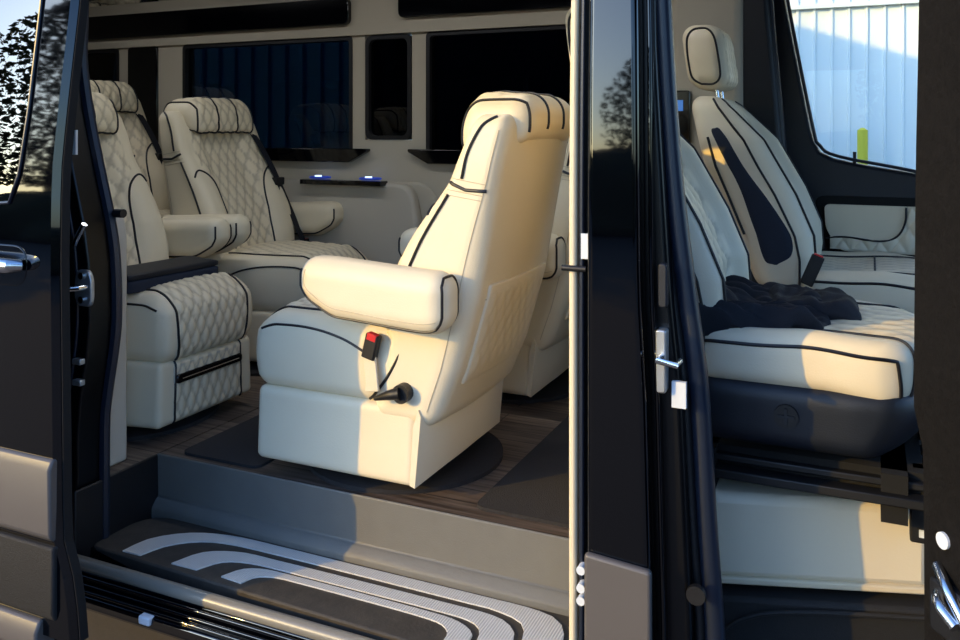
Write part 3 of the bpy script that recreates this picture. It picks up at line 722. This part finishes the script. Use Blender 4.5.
def strip(rb, A, B, off):
    A = np.array(cr([Vector(p) for p in A],8)); B = np.array(cr([Vector(p) for p in B],8)); m_ = 9; n = len(A); V = []
    for i in range(n):
        for k in range(m_): V += list(rb.mp(A[i]+(B[i]-A[i])*k/(m_-1), off if 0<k<m_-1 and 0<i<n-1 else -.001))
    F = []
    for i in range(n-1):
        for k in range(m_-1): F.append((m_*i+k,m_*i+k+1,m_*i+m_+k+1,m_*i+m_+k))
    return V, F
def cab_seat(name):
    root = empty(name)
    def plan(x, y): return x+.085*sm(.24,.40,x)*(1-(np.clip(y,-.25,.25)/.25)**2)
    def dc(p):
        x,y,z = p[:,0].copy(),p[:,1].copy(),p[:,2].copy()
        top = sm(.42,.50,z)
        z += top*(.018*sm(.15,.22,np.abs(y))*sm(.36,.2,x)-.035*sm(.25,0,x)*0+.012*sm(.1,.3,x)-.03*sm(.40,.5,x))
        z += .018*sm(.38,.2,np.abs(x-.2))*0
        z -= .02*sm(.25,.40,x)*sm(.45,.40,z)
        y = y*(1-.06*sm(.3,.47,x))
        return np.stack([plan(x,y),y,z],1)
    def qc(P,n):
        f_ = np.maximum(sm(.3,.8,n[:,2]),sm(.3,.8,n[:,0])); return f_*sm(.165,.15,np.abs(P[:,1]))*diamonds(P[:,1],P[:,0]-P[:,2],.055,.085,.005)
    c = RB((.193,0,.452),(.198,.25,.052),.04,dc,qc,.008); co = c.build('seat_cushion','leather2',root)
    t = MB(); t.tube(c.path([(-.205,-.25,.026),(.205,-.25,.026),(.205,-.235,-.04)]),.004,8)
    t.tube(c.path([(-.205,.25,.026),(.205,.25,.026)]),.004,8)
    for s_ in (1,-1): t.tube(c.path(curve2([(-.2,s_*.175,.052),(.1,s_*.175,.052),(.205,s_*.19,.052),(.205,s_*.20,-.04)])),.0035,8)
    t.tube(c.path([(.02,-.165,.052),(.02,.165,.052)]),.003,8)
    t.each('piping','piping',co)
    def dsx(p):
        x,y,z = p[:,0].copy(),p[:,1].copy(),p[:,2].copy(); x = plan(x,y)-.05*sm(.38,.27,z)*sm(.2,.40,x)
        return np.stack([x,y*(1-.06*sm(.3,.47,x)),z],1)
    sh = RB((.20,0,.345),(.205,.252,.070),.035,dsx,None,.012); so2 = sh.build('seat_shell','navy',root)
    t = MB(); t.cyl((.185,-.254,.352),.024,.014,'y',28); kb = t.obj('adjuster_knob','blk',root,smooth=True)
    MB().box(.168,.202,-.264,-.259,.349,.355).box(.182,.188,-.2645,-.259,.335,.369).obj('knob_cross','navy',kb)
    # back
    def dba(p):
        x,y,z = p[:,0],p[:,1],p[:,2]; s_=(x/.07+1)/2
        xf = Ip(z,[.44,.55,.62,.74,.90,1.0,1.06],[.04,.055,.05,.0,-.09,-.19,-.23]); xr = Ip(z,[.44,.56,.82,1.02,1.06],[-.10,-.15,-.265,-.315,-.32])
        xf = xf-.05*sm(.19,.12,np.abs(y))*sm(1.05,.9,z)
        k = 1-.16*sm(.86,1.06,z)
        return np.stack([xr+(xf-xr)*s_,y*k,z],1)
    qb = lambda P,n: sm(.3,.8,n[:,0])*sm(.15,.135,np.abs(P[:,1]))*diamonds(P[:,1],P[:,2],.055,.085,.005)
    b = RB((0,0,.738),(.07,.25,.298),.05,dba,qb,.008); bo = b.build('backrest','leather2',root)
    t = MB()
    for s_ in (1,-1):
        t.tube(b.path([(.07,s_*.21,-.28),(.07,s_*.21,.27),(.07,s_*.17,.31)]),.0035,8)
        t.tube(b.path([(.045,s_*.25,-.28),(.03,s_*.25,.2),(.03,s_*.24,.30)]),.0035,8)
        t.tube(b.path([(-.045,s_*.25,.17),(-.055,s_*.25,-.12)]),.004,8)
    t.each('piping','piping',bo)
    for s_ in (-1,1):
        V,F = strip(b,[(-.012,s_*.25,.20),(-.03,s_*.25,.18),(-.02,s_*.25,.05),(-.028,s_*.25,-.10),(-.03,s_*.25,-.19),(-.01,s_*.25,-.205)],[(-.008,s_*.25,.20),(-.002,s_*.25,.18),(.012,s_*.25,.05),(.034,s_*.25,-.10),(.030,s_*.25,-.17),(-.005,s_*.25,-.205)],.004)
        mesh('side_insert',V,F,'insert',bo)
    def dh(p):
        x,y,z = p[:,0].copy(),p[:,1].copy(),p[:,2].copy(); x -= (z-1.18)*.15; y = y*(1-.12*sm(1.15,1.28,z))
        return np.stack([x,y,z],1)
    h = RB((-.285,0,1.165),(.065,.14,.105),.05,dh,lambda P,n: sm(.3,.8,n[:,0])*sm(.1,.09,np.abs(P[:,1]))*diamonds(P[:,1],P[:,2],.05,.08,.004),.007); ho = h.build('headrest','leather2',root)
    t = MB()
    for s_ in (1,-1): t.tube(h.path(curve2([(-.02,s_*.14,-.098),(-.055,s_*.14,-.06),(-.055,s_*.14,.04),(-.02,s_*.14,.098),(.025,s_*.14,.098),(.05,s_*.14,.04),(.05,s_*.14,-.06),(.02,s_*.14,-.098),(-.02,s_*.14,-.098)])) ,.0035,8)
    t.each('piping','piping',ho)
    for s_ in (1,-1):
        MB().tube([(-.245,s_*.05,1.0),(-.262,s_*.05,1.11)],.007,10).obj('headrest_post','chrome',ho,smooth=True)
    return root
ps = cab_seat('front_seat'); drv = copy_tree(ps)
GC = 'front cab seats'
ps.location = (-.345,.55,FZ); tag(ps,'near cream front seat with navy plastic shell and jacket lying on it','seat',GC)
drv.location = (-.20,1.30,FZ+.02); tag(drv,'far cream front seat beside the closed side window, headrest on chrome posts','seat',GC)
bk = MB(); bk.box(-.018,.018,-.011,.011,-.045,.045); bo_ = bk.obj('belt_buckle','blk',drv,bevel=.004); bo_.location=(.05,-.285,.53); bo_.rotation_euler=(0,R(22),0)
MB().box(-.013,.013,-.007,.007,.04,.049).obj('release_button','red',bo_,bevel=.002)
# seat bases
def base(name, x0, x1, ya, yb, yback, z0, z1, m, bev, lip=0):
    b = MB(); V = [(x0,ya,z0),(x1,yb,z0),(x1,yback,z0),(x0,yback,z0),(x0,ya,z1),(x1,yb,z1-.012),(x1,yback,z1+.02),(x0,yback,z1+.02)]
    return b.add(V,[(3,2,1,0),(4,5,6,7),(0,1,5,4),(1,2,6,5),(2,3,7,6),(3,0,4,7)]).obj(name,m,None,bevel=bev)
bx = base('seat_box',-.52,.115,.235,.445,.80,.625,.812,'leather2',.018)
t = MB(); t.add([(-.53,.225,.617),(.118,.438,.617),(.118,.80,.617),(-.53,.80,.617),(-.53,.225,.632),(.118,.438,.632),(.118,.80,.632),(-.53,.80,.632)],[(3,2,1,0),(4,5,6,7),(0,1,5,4),(1,2,6,5),(2,3,7,6),(3,0,4,7)])
t.obj('base_lip','trimedge',bx,bevel=.004)
tag(bx,'cream leather box under the near front seat, right end in sun','seat base')
base2 = MB().box(-.25,.6,1.0,1.6,.60,1.0).obj('seat_box','blk',None,bevel=.02); tag(base2,'dark base under the far front seat','seat base')
rl = empty('seat_slide_frame'); tag(rl,'black slide rails between near front seat and its cream box','seat frame')
for z0_,z1_,y in ((.842,.862,.31),(.87,.885,.34)): MB().box(-.42,.11,y,y+.04,z0_,z1_).obj('rail','blk',rl,bevel=.003)
MB().box(-.40,.10,.36,.74,.835,.90).obj('slide_plate','matteblk',rl)
for x in (-.36,.02): MB().box(x,x+.05,.33,.70,.80,.90).obj('rail_foot','matteblk',rl)
# slatted floor vent, blue panel, bracket, to the right of the seat base
ve = empty('floor_console'); tag(ve,'black slatted unit with pale blue panel in front of the near front seat','console')
MB().box(.12,.5,.62,.95,.60,.93).obj('console_body','matteblk',ve,bevel=.01)
for k in range(7): MB().box(.10,.5,.58-.0*k,.62,.80+.035*k,.815+.035*k).obj('slat','blk',ve,bevel=.002)
MB().box(.118,.165,.55,.565,.965,1.03).obj('blue_panel','bluelab',ve,bevel=.002)
for k in range(3): MB().box(.115+.018*k,.127+.018*k,.548,.56,.915,.945).obj('label','bluelab',ve)
MB().prism(rect(.075,.118,.745,.90,.006),'y',.385,.42).obj('bracket','blk',ve,bevel=.004)
MB().box(.092,.102,.381,.386,.76,.775).obj('mark','white',ve)
# cab step below
cst = MB(); cst.add([(-.56,.20,.25),(.5,.53,.25),(.5,.60,.25),(-.56,.60,.25),(-.56,.20,.60),(.5,.53,.60),(.5,.60,.60),(-.56,.60,.60)],[(3,2,1,0),(4,5,6,7),(0,1,5,4),(1,2,6,5),(2,3,7,6),(3,0,4,7)])
cso = cst.obj('cab_step_wall','step2' if 'step2' in M else 'plast',van,bevel=.01)
t = MB(); t.tube([(-.30,.275,.44),(-.29,.27,.52),(-.24,.285,.565),(-.14,.315,.585),(.1,.39,.59),(.45,.50,.585)],.005,8,5); t.obj('arch_rib','plast',cso,smooth=True)
MB().box(-.5,.9,.02,.25,.36,.43).obj('cab_tread','plast',van,bevel=.006)
# jacket on the near front seat
from mathutils import noise as NZ
jk = empty('jacket',(0,0,0)); tag(jk,'dark navy jacket crumpled on the near front seat cushion','jacket')
def wr(amp, sc, dirv):
    def f(p):
        o = p.copy()
        for i in range(len(p)):
            v = Vector(p[i]); a = NZ.noise(v*sc)+.5*NZ.noise(v*sc*2.3); r_ = abs(NZ.noise(Vector((v.x*dirv[0],v.y*dirv[1],v.z*3))))
            o[i,2] += amp*(a+1.5*r_-.5)*(1 if v.z > .01 else .1); o[i,0] += amp*.6*NZ.noise(v*sc+Vector((5,0,0))); o[i,1] += amp*.8*NZ.noise(v*sc+Vector((0,9,0)))
            k = sm(-.1,.17,o[i,0]); 
        return o
    return f
def body(p):
    p = p.copy(); k = np.clip((p[:,0]+.17)/.34,0,1)
    p[:,2] = p[:,2]*(1.2-.45*k); p[:,1] = p[:,1]*(1-.35*k)
    return wr(.026,12,(8,30))(p)
RB((-.01,0,.036),(.19,.22,.034),.030,body,None,.007).build('jacket_body','navyfab',jk)
def slv(p): 
    p = p.copy(); return wr(.012,16,(30,8))(p)
sl_ = RB((.15,.04,.036),(.10,.08,.030),.03,slv,None,.008).build('sleeve','navyfab',jk)
sl_.rotation_euler = (0,0,R(-6))
jk.location = (-.27,.51,FZ+.497); jk.rotation_euler = (0,0,R(12))

# ============================================================ OUTSIDE
def cladding(name, x0, x1, y, z0, z1, pitch, m, parent=None):
    V=[];F=[];x=x0;pr=[]
    while x < x1:
        pr += [(x,y),(x+pitch*.80,y),(x+pitch*.84,y-.035),(x+pitch*.96,y-.035)]; x += pitch
    pr.append((x,y)); n=len(pr)
    V = [(a,b,z0) for a,b in pr]+[(a,b,z1) for a,b in pr]
    F = [(i,i+1,n+i+1,n+i) for i in range(n-1)]
    return mesh(name,V,F,m,parent,smooth=False)
bd = empty('warehouse'); tag(bd,'white ribbed metal warehouse wall seen through the far cab window','building')
cladding('ribbed_wall',-16,14,12,0,3.42,.235,'wallm',bd)
cladding('upper_wall',-16,14,11.97,3.42,9,.235,'wallm',bd)
MB().box(-16,14,12.05,12.4,0,9).obj('wall_core','wallm',bd)
MB().box(-16,14,11.90,11.96,3.39,3.45).obj('flashing','wallm',bd)
t = MB(); t.cyl((-.095,11.3,.8),.068,1.6,'z',24); t.tube([(-.095,11.3,1.58),(-.095,11.3,1.60),(-.095,11.3,1.63)],[.068,.06,.02],24)
tag(t.obj('bollard','yellow',smooth=True),'yellow safety post standing in front of the warehouse wall','bollard')
sh_ = empty('shed'); tag(sh_,'added blue ribbed metal shed beyond the tinted rear windows, shading the warehouse','shed')  # added to throw the slanted shadow onto the warehouse wall
cladding('shed_wall',-13,-3.6,5.0,0,5.4,.20,'shed',sh_)
MB().prism([(-13,5.3),(-3.6,5.3),(-4.9,5.31),(-13,8.03)],'y',5.0,5.3).obj('shadow_gable','shed',sh_)  # slope shaped for the shadow it casts
MB().box(-13,-3.6,5.06,5.3,0,5.3).obj('shed_core','shed',sh_)
# trees on the near side, seen only as reflections in the paint
def tree(x, y, h, label):
    e = empty('tree',(x,y,0)); tag(e,label,'tree','trees across the yard')
    t = MB(); t.tube([(0,0,0),(.1,.05,h*.4),(-.05,0,h*.8)],[.18,.13,.05],8,4); t.obj('trunk','bark',e,smooth=True)
    n = 6000; V=[];F=[]
    for i in range(n):
        a = random.random()*6.283; k = random.random(); zz = h*(.22+.78*k); rr = h*.30*math.sin(math.pi*min(1,(k*.86+.12)))**.7*random.random()**.5
        c = Vector((rr*math.cos(a),rr*math.sin(a),zz)); u = Vector([random.gauss(0,1) for _ in range(3)]).normalized(); v_ = u.orthogonal().normalized(); s_ = h*.009*(1+random.random())
        b = len(V); V += [c+u*s_,c+v_*s_*.6,c-u*s_,c-v_*s_*.6]; F.append((b,b+1,b+2,b+3))
    mesh('foliage',V,F,'leaf',e,smooth=False)
for x, y, h, L_ in ((-20,-15,9.0,'tall tree left of the low sun'),(-16.5,-14.5,4.6,'tree in front of the low sun'),(-13,-18,4.6,'round tree right of the low sun'),(-9,-16,4.6,'middle tree of the row across the yard'),(-4,-17,5.0,'tree straight across the yard'),(1,-16,4.4,'tree right of the middle of the row'),(6,-17,5.2,'rightmost tree of the row across the yard'),(-27.5,-12,9.5,'leftmost tree of the row across the yard')):
    tree(x,y,h,L_)

# added hedge, out of view, darkening the low reflections in the door paint
hg = empty('hedge',(0,0,0)); tag(hg,'added unseen low hedge below the trees, darkening the door reflections','hedge')
def hd(p):
    o = p.copy()
    for i in range(len(p)):
        v = Vector(p[i]); o[i,1] += .5*NZ.noise(v*.9)+.25*NZ.noise(v*2.7); o[i,2] += (.35*NZ.noise(v*.6)+.2*NZ.noise(v*2.3))*(1 if v.z > .4 else 0)
    return o
RB((-12,-12.5,.8),(26,.8,.8),.3,hd,None,.35).build('reflected_hedge','leaf',hg)
